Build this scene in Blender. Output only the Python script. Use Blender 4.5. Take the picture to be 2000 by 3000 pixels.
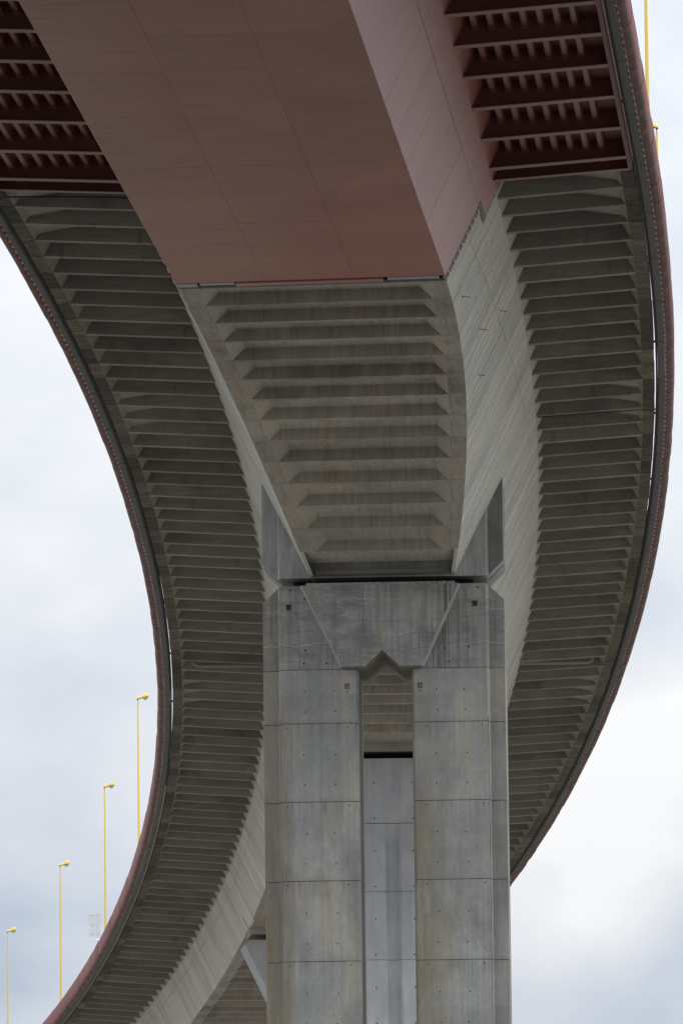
import bpy, math, random
from mathutils import Matrix, Vector
random.seed(7)
for o in list(bpy.data.objects): bpy.data.objects.remove(o)
S = bpy.context.scene
COL = S.collection
R = math.radians
EYE = 1.6

# ------------------------------------------------------------------ camera
F_PX, PITCH, ROLL = 19876.72, 0.136935, -0.0117683
cam_d = bpy.data.cameras.new('camera'); cam = bpy.data.objects.new('camera', cam_d); COL.objects.link(cam)
cam_d.sensor_fit = 'HORIZONTAL'; cam_d.sensor_width = 36.0; cam_d.lens = F_PX/2000*36
cam_d.clip_start = 1.0; cam_d.clip_end = 20000
cp, sp, cr, sr = math.cos(PITCH), math.sin(PITCH), math.cos(ROLL), math.sin(ROLL)
X0 = Vector((1, 0, 0)); U0 = Vector((0, -sp, cp)); FW = Vector((0, cp, sp))
RX = X0*cr+U0*sr; UP = -X0*sr+U0*cr
cam.matrix_world = Matrix(((RX.x, UP.x, -FW.x, 0), (RX.y, UP.y, -FW.y, 0), (RX.z, UP.z, -FW.z, EYE), (0, 0, 0, 1)))
S.camera = cam
S.view_settings.view_transform = 'Standard'; S.view_settings.look = 'None'
S.view_settings.gamma = 1; S.view_settings.exposure = 0.0
S.view_settings.use_curve_mapping = False

# ------------------------------------------------------------------ overcast sky + weak sun
SUN_EL, SUN_AZ = 48, 115          # azimuth clockwise from +Y (the view direction)
W = bpy.data.worlds.new('World'); S.world = W; W.use_nodes = True
nt = W.node_tree; nt.nodes.clear()
def N(t, typ, **kw):
    n = t.nodes.new(typ)
    for k, v in kw.items(): setattr(n, k, v)
    return n
def math_node(t, op, a, b=None, clamp=False):
    n = N(t, 'ShaderNodeMath', operation=op, use_clamp=clamp)
    for i, v in enumerate((a, b)):
        if v is None: continue
        if isinstance(v, (int, float)): n.inputs[i].default_value = v
        else: t.links.new(v, n.inputs[i])
    return n.outputs[0]
def ramp(t, fac, stops, interp='LINEAR'):
    n = N(t, 'ShaderNodeValToRGB'); n.color_ramp.interpolation = interp
    while len(n.color_ramp.elements) < len(stops): n.color_ramp.elements.new(0.5)
    for e, (p, c) in zip(n.color_ramp.elements, stops):
        e.position = p; e.color = (c, c, c, 1) if isinstance(c, (int, float)) else (*c, 1)
    t.links.new(fac, n.inputs[0]); return n.outputs[0]
def mixc(t, fac, a, b, mode='MIX'):
    n = N(t, 'ShaderNodeMix', data_type='RGBA', blend_type=mode)
    n.clamp_factor = True
    for i, v in ((0, fac), (6, a), (7, b)):
        if isinstance(v, (int, float)): n.inputs[i].default_value = v if i == 0 else (v, v, v, 1)
        elif isinstance(v, tuple): n.inputs[i].default_value = (*v, 1)
        else: t.links.new(v, n.inputs[i])
    return n.outputs[2]
def noise(t, vec, scale, detail=4, rough=.55, dist=0.0, dim='3D'):
    n = N(t, 'ShaderNodeTexNoise', noise_dimensions=dim)
    n.inputs['Scale'].default_value = scale; n.inputs['Detail'].default_value = detail
    n.inputs['Roughness'].default_value = rough; n.inputs['Distortion'].default_value = dist
    if vec is not None: t.links.new(vec, n.inputs['Vector'])
    return n.outputs['Fac']
def mapping(t, vec, scale=(1, 1, 1), loc=(0, 0, 0)):
    n = N(t, 'ShaderNodeMapping'); n.inputs['Scale'].default_value = scale; n.inputs['Location'].default_value = loc
    t.links.new(vec, n.inputs['Vector']); return n.outputs[0]

sky = N(nt, 'ShaderNodeTexSky', sky_type='NISHITA'); sky.sun_disc = False
sky.sun_elevation = R(SUN_EL); sky.sun_rotation = R(SUN_AZ); sky.air_density = 1.0; sky.dust_density = 2.0
tc = N(nt, 'ShaderNodeTexCoord'); d = tc.outputs['Generated']
sep = N(nt, 'ShaderNodeSeparateXYZ'); nt.links.new(d, sep.inputs[0])
el = math_node(nt, 'MAXIMUM', sep.outputs[2], 0.0)
grad = math_node(nt, 'MULTIPLY_ADD', el, 2.0); nt.nodes[-1].inputs[2].default_value = 1.0   # CIE overcast 1+2 sin(e)
warp = mapping(nt, d, (1, 1, 1.7))
n1 = noise(nt, mapping(nt, warp, (1, 1, 1), (.31, .12, .47)), 14, 5, .5, .2)
n2 = noise(nt, mapping(nt, warp, (1, 1, 1), (.77, .2, .13)), 40, 5, .55, .15)
dens = math_node(nt, 'ADD', math_node(nt, 'MULTIPLY', n1, .66), math_node(nt, 'MULTIPLY', n2, .34))
def direction(px, py):
    v = RX*(px-1000)+UP*(1500-py)+FW*F_PX
    return v.normalized()
# single cloud banks (bright heaps and grey-blue gaps) where they hang in the sky
def bank(px, py, rad_px, amount):
    v = N(nt, 'ShaderNodeVectorMath', operation='DISTANCE'); nt.links.new(d, v.inputs[0]); v.inputs[1].default_value = direction(px, py)
    m = N(nt, 'ShaderNodeMapRange', interpolation_type='SMOOTHSTEP')
    m.inputs[1].default_value = 0; m.inputs[2].default_value = rad_px/F_PX; m.inputs[3].default_value = amount; m.inputs[4].default_value = 0
    nt.links.new(v.outputs['Value'], m.inputs[0]); return m.outputs[0]
for (px, py, rr, am) in ((-250, 2700, 900, -.10), (150, 2820, 420, -.04), (330, 3060, 380, .13), (40, 2400, 380, -.02),
                         (1850, 2300, 760, .33), (1650, 2650, 480, .16), (2120, 2720, 330, -.17), (1900, 3000, 330, -.11), (1600, 2580, 150, -.09), (1530, 2950, 200, -.03),
                         (1800, 1850, 380, -.12), (100, 800, 700, .04), (2000, 500, 900, .05), (100, 1500, 800, .0)):
    dens = math_node(nt, 'ADD', dens, bank(px, py, rr, am))
tone = ramp(nt, dens, [(.26, (.52, .595, .71)), (.38, (.63, .69, .785)), (.50, (.735, .775, .84)), (.60, (.81, .84, .885)), (.78, (.955, .965, .98))])
cl = N(nt, 'ShaderNodeVectorMath', operation='SCALE'); nt.links.new(tone, cl.inputs[0])
SKY_K = 0.85
nt.links.new(math_node(nt, 'MULTIPLY', grad, SKY_K/0.1), cl.inputs['Scale'])
skc = mixc(nt, .97, sky.outputs[0], cl.outputs[0])
bg = N(nt, 'ShaderNodeBackground'); bg.inputs['Strength'].default_value = 0.1
nt.links.new(skc, bg.inputs[0]); wo = N(nt, 'ShaderNodeOutputWorld'); nt.links.new(bg.outputs[0], wo.inputs[0])

sd = bpy.data.lights.new('sun', 'SUN'); sd.energy = 0.9; sd.angle = R(14); sd.color = (1, .96, .9)
so = bpy.data.objects.new('sun', sd); COL.objects.link(so)
sv = Vector((math.sin(R(SUN_AZ))*math.cos(R(SUN_EL)), math.cos(R(SUN_AZ))*math.cos(R(SUN_EL)), math.sin(R(SUN_EL))))
so.rotation_euler = sv.to_track_quat('Z', 'Y').to_euler(); so.location = (0, 0, 200)

# ------------------------------------------------------------------ materials
def mat(name, rough=.85, spec=.3):
    m = bpy.data.materials.new(name); m.use_nodes = True; t = m.node_tree
    b = t.nodes['Principled BSDF']; b.inputs['Roughness'].default_value = rough
    b.inputs['Specular IOR Level'].default_value = spec
    return m, t, b
def uvs(t):
    n = N(t, 'ShaderNodeUVMap'); return n.outputs[0]
def objrand(t):
    return N(t, 'ShaderNodeObjectInfo').outputs['Random']
def geo_pos(t): return N(t, 'ShaderNodeNewGeometry').outputs['Position']
def set_bump(t, b, h, strength=.3, dist=.02):
    n = N(t, 'ShaderNodeBump'); n.inputs['Strength'].default_value = strength; n.inputs['Distance'].default_value = dist
    t.links.new(h, n.inputs['Height']); t.links.new(n.outputs[0], b.inputs['Normal'])
def scale_col(t, c, f):
    n = N(t, 'ShaderNodeVectorMath', operation='SCALE'); t.links.new(c, n.inputs[0])
    if isinstance(f, (int, float)): n.inputs['Scale'].default_value = f
    else: t.links.new(f, n.inputs['Scale'])
    return n.outputs[0]
def lerp(t, v, a, b):
    n = N(t, 'ShaderNodeMapRange'); n.inputs[3].default_value = a; n.inputs[4].default_value = b
    t.links.new(v, n.inputs[0]); return n.outputs[0]

def concrete(name, c1, c2, streak=(6, 6, .5), streak_amt=.25, rnd=.10, boards=None, use_uv=True, patch=None, dark=.0):
    """grey concrete: blotches, streaks, pores; per-piece tone; optional shutter-board bands in u"""
    m, t, b = mat(name, .9, .2)
    v = uvs(t) if use_uv else N(t, 'ShaderNodeTexCoord').outputs['Object']
    p = geo_pos(t)
    big = noise(t, p, .35, 5, .6)
    col = mixc(t, ramp(t, big, [(.35, 0), (.65, 1)]), c1, c2)
    st = noise(t, mapping(t, v, streak), 1.0, 5, .65)
    col = scale_col(t, col, lerp(t, ramp(t, st, [(.3, 0), (.7, 1)]), 1-streak_amt, 1+streak_amt*.5))
    fine = noise(t, p, 9, 4, .7)
    col = scale_col(t, col, lerp(t, fine, .84, 1.16))
    col = scale_col(t, col, lerp(t, objrand(t), 1-rnd, 1+rnd))
    if name == 'rib_concrete':
        ls = noise(t, mapping(t, v, (2.6, .12, 1), (5, 2, 0)), 1.0, 5, .7, .2)
        col = mixc(t, math_node(t, 'MULTIPLY', ramp(t, ls, [(.62, 0), (.72, 1)]), .4), col, (.40, .385, .35))
        lk = noise(t, mapping(t, v, (1.3, .2, 1), (2, 7, 0)), 1.0, 5, .7, .3)
        col = mixc(t, math_node(t, 'MULTIPLY', ramp(t, lk, [(.58, 0), (.70, 1)]), .55), col, (.10, .085, .07))
    if name == 'web_concrete':
        s = N(t, 'ShaderNodeSeparateXYZ'); t.links.new(v, s.inputs[0])
        mk = N(t, 'ShaderNodeMapRange', interpolation_type='SMOOTHSTEP'); mk.inputs[1].default_value = 1.5; mk.inputs[2].default_value = .7; t.links.new(s.outputs[0], mk.inputs[0])
        rn = noise(t, mapping(t, v, (2.4, .45, 1), (3, 1, 0)), 1.0, 5, .65, .3)
        col = mixc(t, math_node(t, 'MULTIPLY', mk.outputs[0], ramp(t, rn, [(.46, 0), (.6, .75)])), col, (.33, .235, .12))
        dk = noise(t, mapping(t, p, (1, 1, 1), (2, 9, 4)), .30, 5, .6)
        col = mixc(t, math_node(t, 'MULTIPLY', ramp(t, dk, [(.52, 0), (.7, 1)]), .35), col, (.30, .305, .30))
    if boards:
        s = N(t, 'ShaderNodeSeparateXYZ'); t.links.new(v, s.inputs[0])
        fl = math_node(t, 'FLOOR', math_node(t, 'DIVIDE', s.outputs[0], boards))
        wn = N(t, 'ShaderNodeTexWhiteNoise', noise_dimensions='1D'); t.links.new(fl, wn.inputs['W'])
        col = scale_col(t, col, lerp(t, wn.outputs['Value'], .88, 1.08))
        fb = math_node(t, 'FRACT', math_node(t, 'DIVIDE', s.outputs[0], boards))
        bl_ = math_node(t, 'LESS_THAN', fb, .07)
        bn = noise(t, mapping(t, v, (3, .5, 1), (1, 5, 0)), 1.0, 4, .6)
        col = mixc(t, math_node(t, 'MULTIPLY', bl_, ramp(t, bn, [(.42, 0), (.6, .7)])), col, (.13, .125, .11))
    if patch:
        s = N(t, 'ShaderNodeSeparateXYZ'); t.links.new(v, s.inputs[0])
        fx = math_node(t, 'DIVIDE', s.outputs[1], patch)
        wn = N(t, 'ShaderNodeTexWhiteNoise', noise_dimensions='2D')
        cv = N(t, 'ShaderNodeCombineXYZ'); t.links.new(math_node(t, 'FLOOR', fx), cv.inputs[0])
        t.links.new(math_node(t, 'FLOOR', math_node(t, 'DIVIDE', s.outputs[0], 3.107)), cv.inputs[1])
        t.links.new(cv.outputs[0], wn.inputs['Vector'])
        tint = ramp(t, wn.outputs['Value'], [(0, (.88, .90, .93)), (.5, (1, 1, 1)), (.88, (1.0, 1.0, 1.0)), (1, (1.06, .98, .84))])
        col = mixc(t, .8, col, tint, 'MULTIPLY')
        fr = math_node(t, 'FRACT', fx)
        ln = math_node(t, 'LESS_THAN', math_node(t, 'ABSOLUTE', math_node(t, 'SUBTRACT', fr, .5)), .014)
        far_ = math_node(t, 'MULTIPLY', math_node(t, 'GREATER_THAN', math_node(t, 'ABSOLUTE', s.outputs[1]), 1.6), math_node(t, 'LESS_THAN', s.outputs[0], 47.0))
        gate = math_node(t, 'MAXIMUM', math_node(t, 'GREATER_THAN', wn.outputs['Value'], .82), far_)
        col = mixc(t, math_node(t, 'MULTIPLY', math_node(t, 'MULTIPLY', ln, gate), .6), col, (.08, .075, .065))
    if dark:
        bl = noise(t, mapping(t, p, (1, 1, 1), (3, 7, 1)), .22, 4, .6)
        col = mixc(t, math_node(t, 'MULTIPLY', ramp(t, bl, [(.55, 0), (.75, 1)]), dark), col, (.05, .048, .042))
    t.links.new(col, b.inputs['Base Color'])
    set_bump(t, b, fine, .25, .02)
    return m

M = {}
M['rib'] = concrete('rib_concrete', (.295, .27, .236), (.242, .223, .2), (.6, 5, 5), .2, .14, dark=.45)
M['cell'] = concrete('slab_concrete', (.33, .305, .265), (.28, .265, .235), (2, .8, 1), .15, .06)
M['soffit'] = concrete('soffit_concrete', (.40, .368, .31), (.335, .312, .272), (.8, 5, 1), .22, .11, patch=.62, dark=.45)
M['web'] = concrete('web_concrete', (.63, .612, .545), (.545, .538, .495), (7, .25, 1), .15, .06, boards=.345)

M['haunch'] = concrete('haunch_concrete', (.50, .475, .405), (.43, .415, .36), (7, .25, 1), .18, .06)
M['soffit_end'] = concrete('coffer_end_lit_concrete', (.45, .415, .345), (.385, .36, .305), (3, 3, 1), .15, .08)  # lighter soffit copy: the lit look of the coffer ends is in the colour
M['block_dark'] = concrete('block_stain_shade_concrete', (.27, .255, .225), (.20, .19, .172), (3, 3, .6), .3, .03, use_uv=False, dark=.7)  # right wing: stains, plus the recess's shade painted into the darker tone
M['block'] = concrete('block_concrete', (.44, .445, .435), (.32, .322, .312), (4, 4, .35), .34, .05, use_uv=False, dark=.8)
def pier_concrete(name, head=False, shift=None):
    m, t, b = mat(name, .88, .25)
    v = N(t, 'ShaderNodeTexCoord').outputs['Object']
    if shift: v = mapping(t, v, (1, 1, 1), shift)
    s = N(t, 'ShaderNodeSeparateXYZ'); t.links.new(v, s.inputs[0])
    X, Z = s.outputs[0], s.outputs[2]
    def mul(a, c): return math_node(t, 'MULTIPLY', a, c)
    def stain(col, mask, c, amt=1.0): return mixc(t, mul(mask, amt), col, c)
    def smooth(val, lo, hi):
        n = N(t, 'ShaderNodeMapRange', interpolation_type='SMOOTHSTEP'); n.inputs[1].default_value = lo; n.inputs[2].default_value = hi
        t.links.new(val, n.inputs[0]); return n.outputs[0]
    big = noise(t, mapping(t, v, (1, 1, 1.0)), .5, 7, .70, .1)
    col = mixc(t, ramp(t, big, [(.34, 0), (.66, 1)]), (.29, .298, .289), (.408, .412, .396))
    # shutter panels: each cast panel has its own tone
    px = math_node(t, 'FLOOR', math_node(t, 'DIVIDE', X, 1.18 if head else 1.46)); pz = math_node(t, 'FLOOR', math_node(t, 'DIVIDE', Z, .74 if head else 3.3))
    cv = N(t, 'ShaderNodeCombineXYZ'); t.links.new(px, cv.inputs[0]); t.links.new(pz, cv.inputs[1])
    wn = N(t, 'ShaderNodeTexWhiteNoise', noise_dimensions='2D'); t.links.new(cv.outputs[0], wn.inputs['Vector'])
    col = scale_col(t, col, lerp(t, wn.outputs['Value'], .93, 1.06))
    warm = noise(t, mapping(t, v, (1.0, 1, .45), (5, 2, 9)), .7, 6, .65, .4)
    col = stain(col, ramp(t, warm, [(.5, 0), (.68, 1)]), (.45, .385, .285), .6)
    st = noise(t, mapping(t, v, (5, 5, .10)), 1.0, 6, .7)
    col = scale_col(t, col, lerp(t, ramp(t, st, [(.3, 0), (.7, 1)]), .82, 1.08))
    fine = noise(t, v, 6, 6, .78)
    col = scale_col(t, col, lerp(t, fine, .72, 1.28))
    col = scale_col(t, col, lerp(t, objrand(t), .94, 1.05))
    # brown left wing, greyer right wing
    wl_ = smooth(X, -4.33, -4.42); wr_ = smooth(X, 4.38, 4.48)
    wn1 = noise(t, mapping(t, v, (2.5, 2, .8), (1, 7, 3)), 1.0, 6, .7, .4)
    col = stain(col, mul(wl_, ramp(t, wn1, [(.25, .2), (.6, 1)])), (.335, .29, .235), .75)
    col = stain(col, mul(wr_, ramp(t, wn1, [(.3, .3), (.7, 1)])), (.245, .24, .225), .8 if head else .35)
    # edge of every shutter: thin dark lines
    def lines(val, step, w, off=0.0):
        f = math_node(t, 'FRACT', math_node(t, 'ADD', math_node(t, 'DIVIDE', val, step), off))
        return ramp(t, math_node(t, 'ABSOLUTE', math_node(t, 'SUBTRACT', f, .5)), [(0, 1), (w, 0)])
    brk = ramp(t, noise(t, mapping(t, v, (1, 1, 1), (9, 9, 2)), .9, 3, .5), [(.42, 0), (.55, 1)])
    if head:
        col = stain(col, mul(lines(X, 1.18, .024, .5), brk), (.11, .11, .11), .75)
        wz = math_node(t, 'ADD', Z, mul(math_node(t, 'SUBTRACT', noise(t, mapping(t, v, (.5, .5, .2), (3, 1, 1)), 1.0, 5, .6), .5), .9))
        col = stain(col, mul(lines(wz, .62, .04), brk), (.12, .12, .12), .75)
        col = stain(col, mul(lines(wz, 1.45, .03, .3), ramp(t, warm, [(.4, 1), (.6, 0)])), (.60, .60, .58), .6)
        # clouded dark weathering
        dk = noise(t, mapping(t, v, (.6, .6, 1.0), (1, 4, 2)), 1.0, 8, .72, .12)
        col = stain(col, ramp(t, dk, [(.48, 0), (.60, 1)]), (.165, .167, .162), .55)
        hz = noise(t, mapping(t, v, (3.2, 3.2, .22), (6, 4, 2)), 1.0, 7, .72, .1)
        col = stain(col, ramp(t, hz, [(.50, 0), (.64, 1)]), (.17, .17, .162), .5)
        # run-down stains on the right shoulder and the panel's right flank
        sk = noise(t, mapping(t, v, (9, 2, .16), (2, 2, 7)), 1.0, 4, .6)
        k = mul(mul(smooth(X, 1.0, 2.0), smooth(X, 4.4, 2.4)), ramp(t, sk, [(.47, 0), (.6, 1)]))
        col = stain(col, k, (.11, .10, .085), .8)
    else:
        col = stain(col, lines(X, 1.46, .012, .2), (.2, .205, .2), .4)
        al = noise(t, mapping(t, v, (2.2, 1, .4), (4, 4, 4)), .9, 7, .75)
        def edge(x0, w): return smooth(math_node(t, 'ABSOLUTE', math_node(t, 'SUBTRACT', X, x0)), w, 0.0)
        e = math_node(t, 'ADD', math_node(t, 'ADD', edge(-4.95, .55), mul(edge(1.15, 1.9), 1.0)), edge(-4.2, .5))
        low = N(t, 'ShaderNodeMapRange'); low.inputs[1].default_value = 36; low.inputs[2].default_value = 25; t.links.new(Z, low.inputs[0])
        k = mul(mul(e, low.outputs[0]), ramp(t, al, [(.33, 0), (.55, 1)]))
        col = stain(col, k, (.225, .18, .105), .85)
        # leaks and grime running down from each lift joint
        jd = math_node(t, 'FRACT', math_node(t, 'DIVIDE', math_node(t, 'SUBTRACT', 31.77, Z), 3.34))
        run = noise(t, mapping(t, v, (7, 3, .08), (3, 3, 1)), 1.0, 5, .65)
        col = stain(col, mul(smooth(jd, .30, .0), ramp(t, run, [(.48, 0), (.62, 1)])), (.19, .185, .17), .6)
        col = stain(col, mul(smooth(jd, .93, 1.0), ramp(t, fine, [(.35, 0), (.55, 1)])), (.24, .24, .23), .5)
        gr = noise(t, mapping(t, v, (.8, 1, .3), (2, 8, 5)), .8, 6, .65)
        col = stain(col, mul(low.outputs[0], ramp(t, gr, [(.45, 0), (.62, 1)])), (.20, .198, .178), .7)
    t.links.new(col, b.inputs['Base Color'])
    set_bump(t, b, fine, .35, .02)
    return m
M['pier'] = pier_concrete('pier_concrete'); M['head'] = pier_concrete('pier_head_concrete', True); M['panel'] = pier_concrete('head_panel_concrete', True, (-.35, 0, 3.9))
M['flank'] = concrete('flank_lit_concrete', (.43, .43, .41), (.36, .365, .35), (3, 3, .5), .12, .04, use_uv=False)  # paler than the panel: light on the slanting flanks put into the colour
M['notch'] = concrete('notch_shaded_concrete', (.30, .275, .235), (.25, .23, .2), (.4, 4, 4), .2, .04, use_uv=False)  # shade under the V notch painted in as darker concrete

def far_pier():
    m, t, b = mat('far_pier_concrete', .9, .2)
    v = N(t, 'ShaderNodeTexCoord').outputs['Object']
    big = noise(t, mapping(t, v, (1, 1, .6)), .8, 5, .6, .3)
    col = mixc(t, ramp(t, big, [(.35, 0), (.65, 1)]), (.39, .405, .425), (.49, .495, .505))
    st = noise(t, mapping(t, v, (4, 4, .2)), 1.0, 5, .65)
    col = scale_col(t, col, lerp(t, st, .82, 1.15))
    col = scale_col(t, col, lerp(t, objrand(t), .93, 1.06))
    t.links.new(col, b.inputs['Base Color']); return m
M['far_pier'] = far_pier()

def edge_mat():
    m, t, b = mat('mossy_edge_concrete', .95, .15)
    v = uvs(t); p = geo_pos(t)
    a = noise(t, mapping(t, v, (2.2, .7, 1)), 1.0, 7, .75, .8)
    col = mixc(t, ramp(t, a, [(.38, 0), (.62, 1)]), (.062, .058, .044), (.165, .148, .118))
    w = noise(t, mapping(t, v, (5, .5, 1), (9, 3, 0)), 1.0, 6, .7, .4)
    col = mixc(t, math_node(t, 'MULTIPLY', ramp(t, w, [(.60, 0), (.70, 1)]), .6), col, (.42, .39, .34))
    g = noise(t, mapping(t, p, (1, 1, 1), (1, 2, 3)), .5, 4, .6)
    col = mixc(t, math_node(t, 'MULTIPLY', ramp(t, g, [(.50, 0), (.70, 1)]), .5), col, (.075, .074, .042))
    col = scale_col(t, col, lerp(t, objrand(t), .6, 1.35))
    t.links.new(col, b.inputs['Base Color']); set_bump(t, b, a, .4, .03); return m
M['edge'] = edge_mat()

def steel(name, c1, c2, rough=.42, dust=0.0, rnd=.05, streak=(.5, 6, 1)):
    m, t, b = mat(name, rough, .45)
    v = uvs(t); p = geo_pos(t)
    a = noise(t, p, .16, 4, .55)
    col = mixc(t, ramp(t, a, [(.35, 0), (.65, 1)]), c1, c2)
    st = noise(t, mapping(t, v, streak), 1.0, 5, .6, .3)
    col = scale_col(t, col, lerp(t, st, .82, 1.18))
    if dust:
        sx = N(t, 'ShaderNodeSeparateXYZ'); t.links.new(v, sx.inputs[0])
        lft = N(t, 'ShaderNodeMapRange', interpolation_type='SMOOTHSTEP'); lft.inputs[1].default_value = 3.5; lft.inputs[2].default_value = -3.5; lft.inputs[3].default_value = .35; lft.inputs[4].default_value = 1.1; t.links.new(sx.outputs[1], lft.inputs[0])
        du = noise(t, mapping(t, v, (.05, .14, 1), (2, .4, 0)), 1.0, 4, .5)
        col = mixc(t, math_node(t, 'MULTIPLY', math_node(t, 'MULTIPLY', ramp(t, du, [(.36, .15), (.60, 1)]), lft.outputs[0]), dust), col, (.36, .235, .165))
        d2 = noise(t, mapping(t, v, (2.5, .6, 1), (7, 1, 0)), 1.0, 6, .65, .4)
        col = mixc(t, math_node(t, 'MULTIPLY', ramp(t, d2, [(.50, 0), (.66, 1)]), .36), col, (.15, .09, .07))
    col = scale_col(t, col, lerp(t, objrand(t), 1-rnd, 1+rnd))
    t.links.new(col, b.inputs['Base Color'])
    t.links.new(lerp(t, st, rough-.08, rough+.12), b.inputs['Roughness'])
    return m
M['steel_bottom'] = steel('steel_red_soffit', (.40, .146, .103), (.325, .103, .074), .5, .5, .06, (4, .35, 1))
M['steel_web'] = steel('steel_red_web', (.37, .142, .122), (.31, .112, .096), .33, 0, .03, (3.2, .22, 1))
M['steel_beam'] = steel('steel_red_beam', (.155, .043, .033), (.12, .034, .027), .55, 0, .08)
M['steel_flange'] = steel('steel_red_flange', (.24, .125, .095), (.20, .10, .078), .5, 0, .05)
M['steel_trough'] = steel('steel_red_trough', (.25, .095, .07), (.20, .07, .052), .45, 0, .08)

def fascia_mat():
    m, t, b = mat('fascia_red', .55, .25)
    v = uvs(t); p = geo_pos(t)
    s = N(t, 'ShaderNodeSeparateXYZ'); t.links.new(v, s.inputs[0])
    a = noise(t, mapping(t, v, (1.2, 2, 1)), 1.0, 5, .6)
    col = mixc(t, a, (.17, .045, .038), (.235, .078, .064))
    # grime under the lip: starts at each panel's upstream joint, fringed inner edge
    gn = noise(t, mapping(t, v, (7, 1.2, 1)), 1.0, 6, .7, .3)
    vv = math_node(t, 'ADD', s.outputs[1], math_node(t, 'MULTIPLY', math_node(t, 'SUBTRACT', gn, .5), .22))
    b1 = N(t, 'ShaderNodeMapRange', interpolation_type='SMOOTHSTEP'); b1.inputs[1].default_value = .03; b1.inputs[2].default_value = .12; t.links.new(vv, b1.inputs[0])
    b2 = N(t, 'ShaderNodeMapRange', interpolation_type='SMOOTHSTEP'); b2.inputs[1].default_value = .36; b2.inputs[2].default_value = .24; t.links.new(vv, b2.inputs[0])
    fr = math_node(t, 'FRACT', s.outputs[0])
    b3 = ramp(t, math_node(t, 'ADD', fr, math_node(t, 'MULTIPLY', math_node(t, 'SUBTRACT', gn, .5), .25)), [(.0, .25), (.18, .45), (.45, 1), (.92, 1), (1, .8)])
    k = math_node(t, 'MULTIPLY', math_node(t, 'MULTIPLY', b1.outputs[0], b2.outputs[0]), b3)
    col = mixc(t, math_node(t, 'MULTIPLY', k, lerp(t, objrand(t), .7, 1.0)), col, (.035, .028, .022))
    # pale scratches along the inner lip
    sc = noise(t, mapping(t, v, (14, 1.5, 1), (3, 1, 0)), 1.0, 3, .6)
    lip = N(t, 'ShaderNodeMapRange'); lip.inputs[1].default_value = .12; lip.inputs[2].default_value = .0; t.links.new(s.outputs[1], lip.inputs[0])
    col = mixc(t, math_node(t, 'MULTIPLY', math_node(t, 'MULTIPLY', lip.outputs[0], ramp(t, sc, [(.56, 0), (.66, 1)])), .7), col, (.42, .36, .31))
    col = scale_col(t, col, lerp(t, objrand(t), .86, 1.14))
    t.links.new(col, b.inputs['Base Color']); return m
M['fascia'] = fascia_mat()

def plain(name, c, rough=.6, spec=.3, metal=0, var=.12, sc=2.0):
    m, t, b = mat(name, rough, spec); b.inputs['Metallic'].default_value = metal
    n = noise(t, geo_pos(t), sc, 5, .6)
    col = mixc(t, 0.0, c, c); col = scale_col(t, col, lerp(t, n, 1-var, 1+var))
    col = scale_col(t, col, lerp(t, objrand(t), .93, 1.07))
    t.links.new(col, b.inputs['Base Color']); return m
M['channel'] = plain('grey_drain_channel', (.075, .074, .068), .6, .3)
M['dark'] = plain('dark_rubber', (.03, .029, .03), .8)
M['bracket'] = plain('bracket_steel', (.55, .50, .48), .6)
M['lit_gap'] = plain('lit_gap_strip', (.40, .38, .32), .8, .2)  # pale tone painted for light seen through the channel gap, no real kerb
M['pipe'] = plain('grey_pipe', (.26, .245, .23), .5, .3)
M['cable'] = plain('black_cable', (.02, .02, .02), .6)
M['galv'] = plain('galvanised_sheet', (.33, .33, .33), .5, .4)
M['joint_sheet'] = plain('joint_cover_sheet', (.14, .135, .125), .6, .3)
M['rod'] = plain('steel_rod', (.62, .60, .56), .4, .5)
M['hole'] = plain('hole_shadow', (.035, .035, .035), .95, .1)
M['yellow'] = plain('yellow_paint', (.92, .67, .14), .4, .4, var=.05)
M['lamp_under'] = plain('lamp_dark_underside', (.12, .085, .05), .6)
M['bowl'] = plain('lamp_bowl', (.62, .63, .60), .25, .5, var=.04)
M['sign'] = plain('sign_back', (.95, .96, .97), .3, .5, metal=.9, var=.04)
M['sign_rail'] = plain('sign_rail', (.66, .68, .68), .6, .3)
M['asphalt'] = plain('asphalt', (.05, .05, .05), .9)
def ground_mat():
    m, t, b = mat('gravel_ground', .95, .1)
    p = geo_pos(t)
    a = noise(t, p, .02, 6, .6); f = noise(t, p, 1.5, 6, .7)
    col = mixc(t, a, (.31, .285, .25), (.23, .212, .185))
    col = scale_col(t, col, lerp(t, f, .8, 1.2))
    t.links.new(col, b.inputs['Base Color']); return m
M['ground'] = ground_mat()

# ------------------------------------------------------------------ mesh helpers
class MB:
    def __init__(s): s.v = []; s.f = []; s.uv = []; s.mi = []
    def vert(s, co, uv=(0, 0)): s.v.append(tuple(co)); s.uv.append(uv); return len(s.v)-1
    def face(s, pts, uv=None, mi=0):
        idx = [s.vert(p, uv[i] if uv else (0, 0)) for i, p in enumerate(pts)]
        s.f.append(idx); s.mi.append(mi)
    def build(s, name, mats, parent=None, origin=None, smooth=False, **props):
        o0 = Vector(origin) if origin is not None else (PARENT_LOC.get(parent.name, Vector((0, 0, 0))) if parent else Vector((0, 0, 0)))
        me = bpy.data.meshes.new(name)
        me.from_pydata([tuple(Vector(c)-o0) for c in s.v], [], s.f)
        ul = me.uv_layers.new(name='UVMap')
        for l in me.loops: ul.data[l.index].uv = s.uv[l.vertex_index]
        for m in (mats if isinstance(mats, (list, tuple)) else [mats]): me.materials.append(m)
        for p, mi in zip(me.polygons, s.mi): p.material_index = mi; p.use_smooth = smooth
        me.update()
        o = bpy.data.objects.new(name, me); COL.objects.link(o)
        if parent: o.parent = parent
        for k, v in props.items(): o[k] = v
        return o
PARENT_LOC = {}
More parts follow.
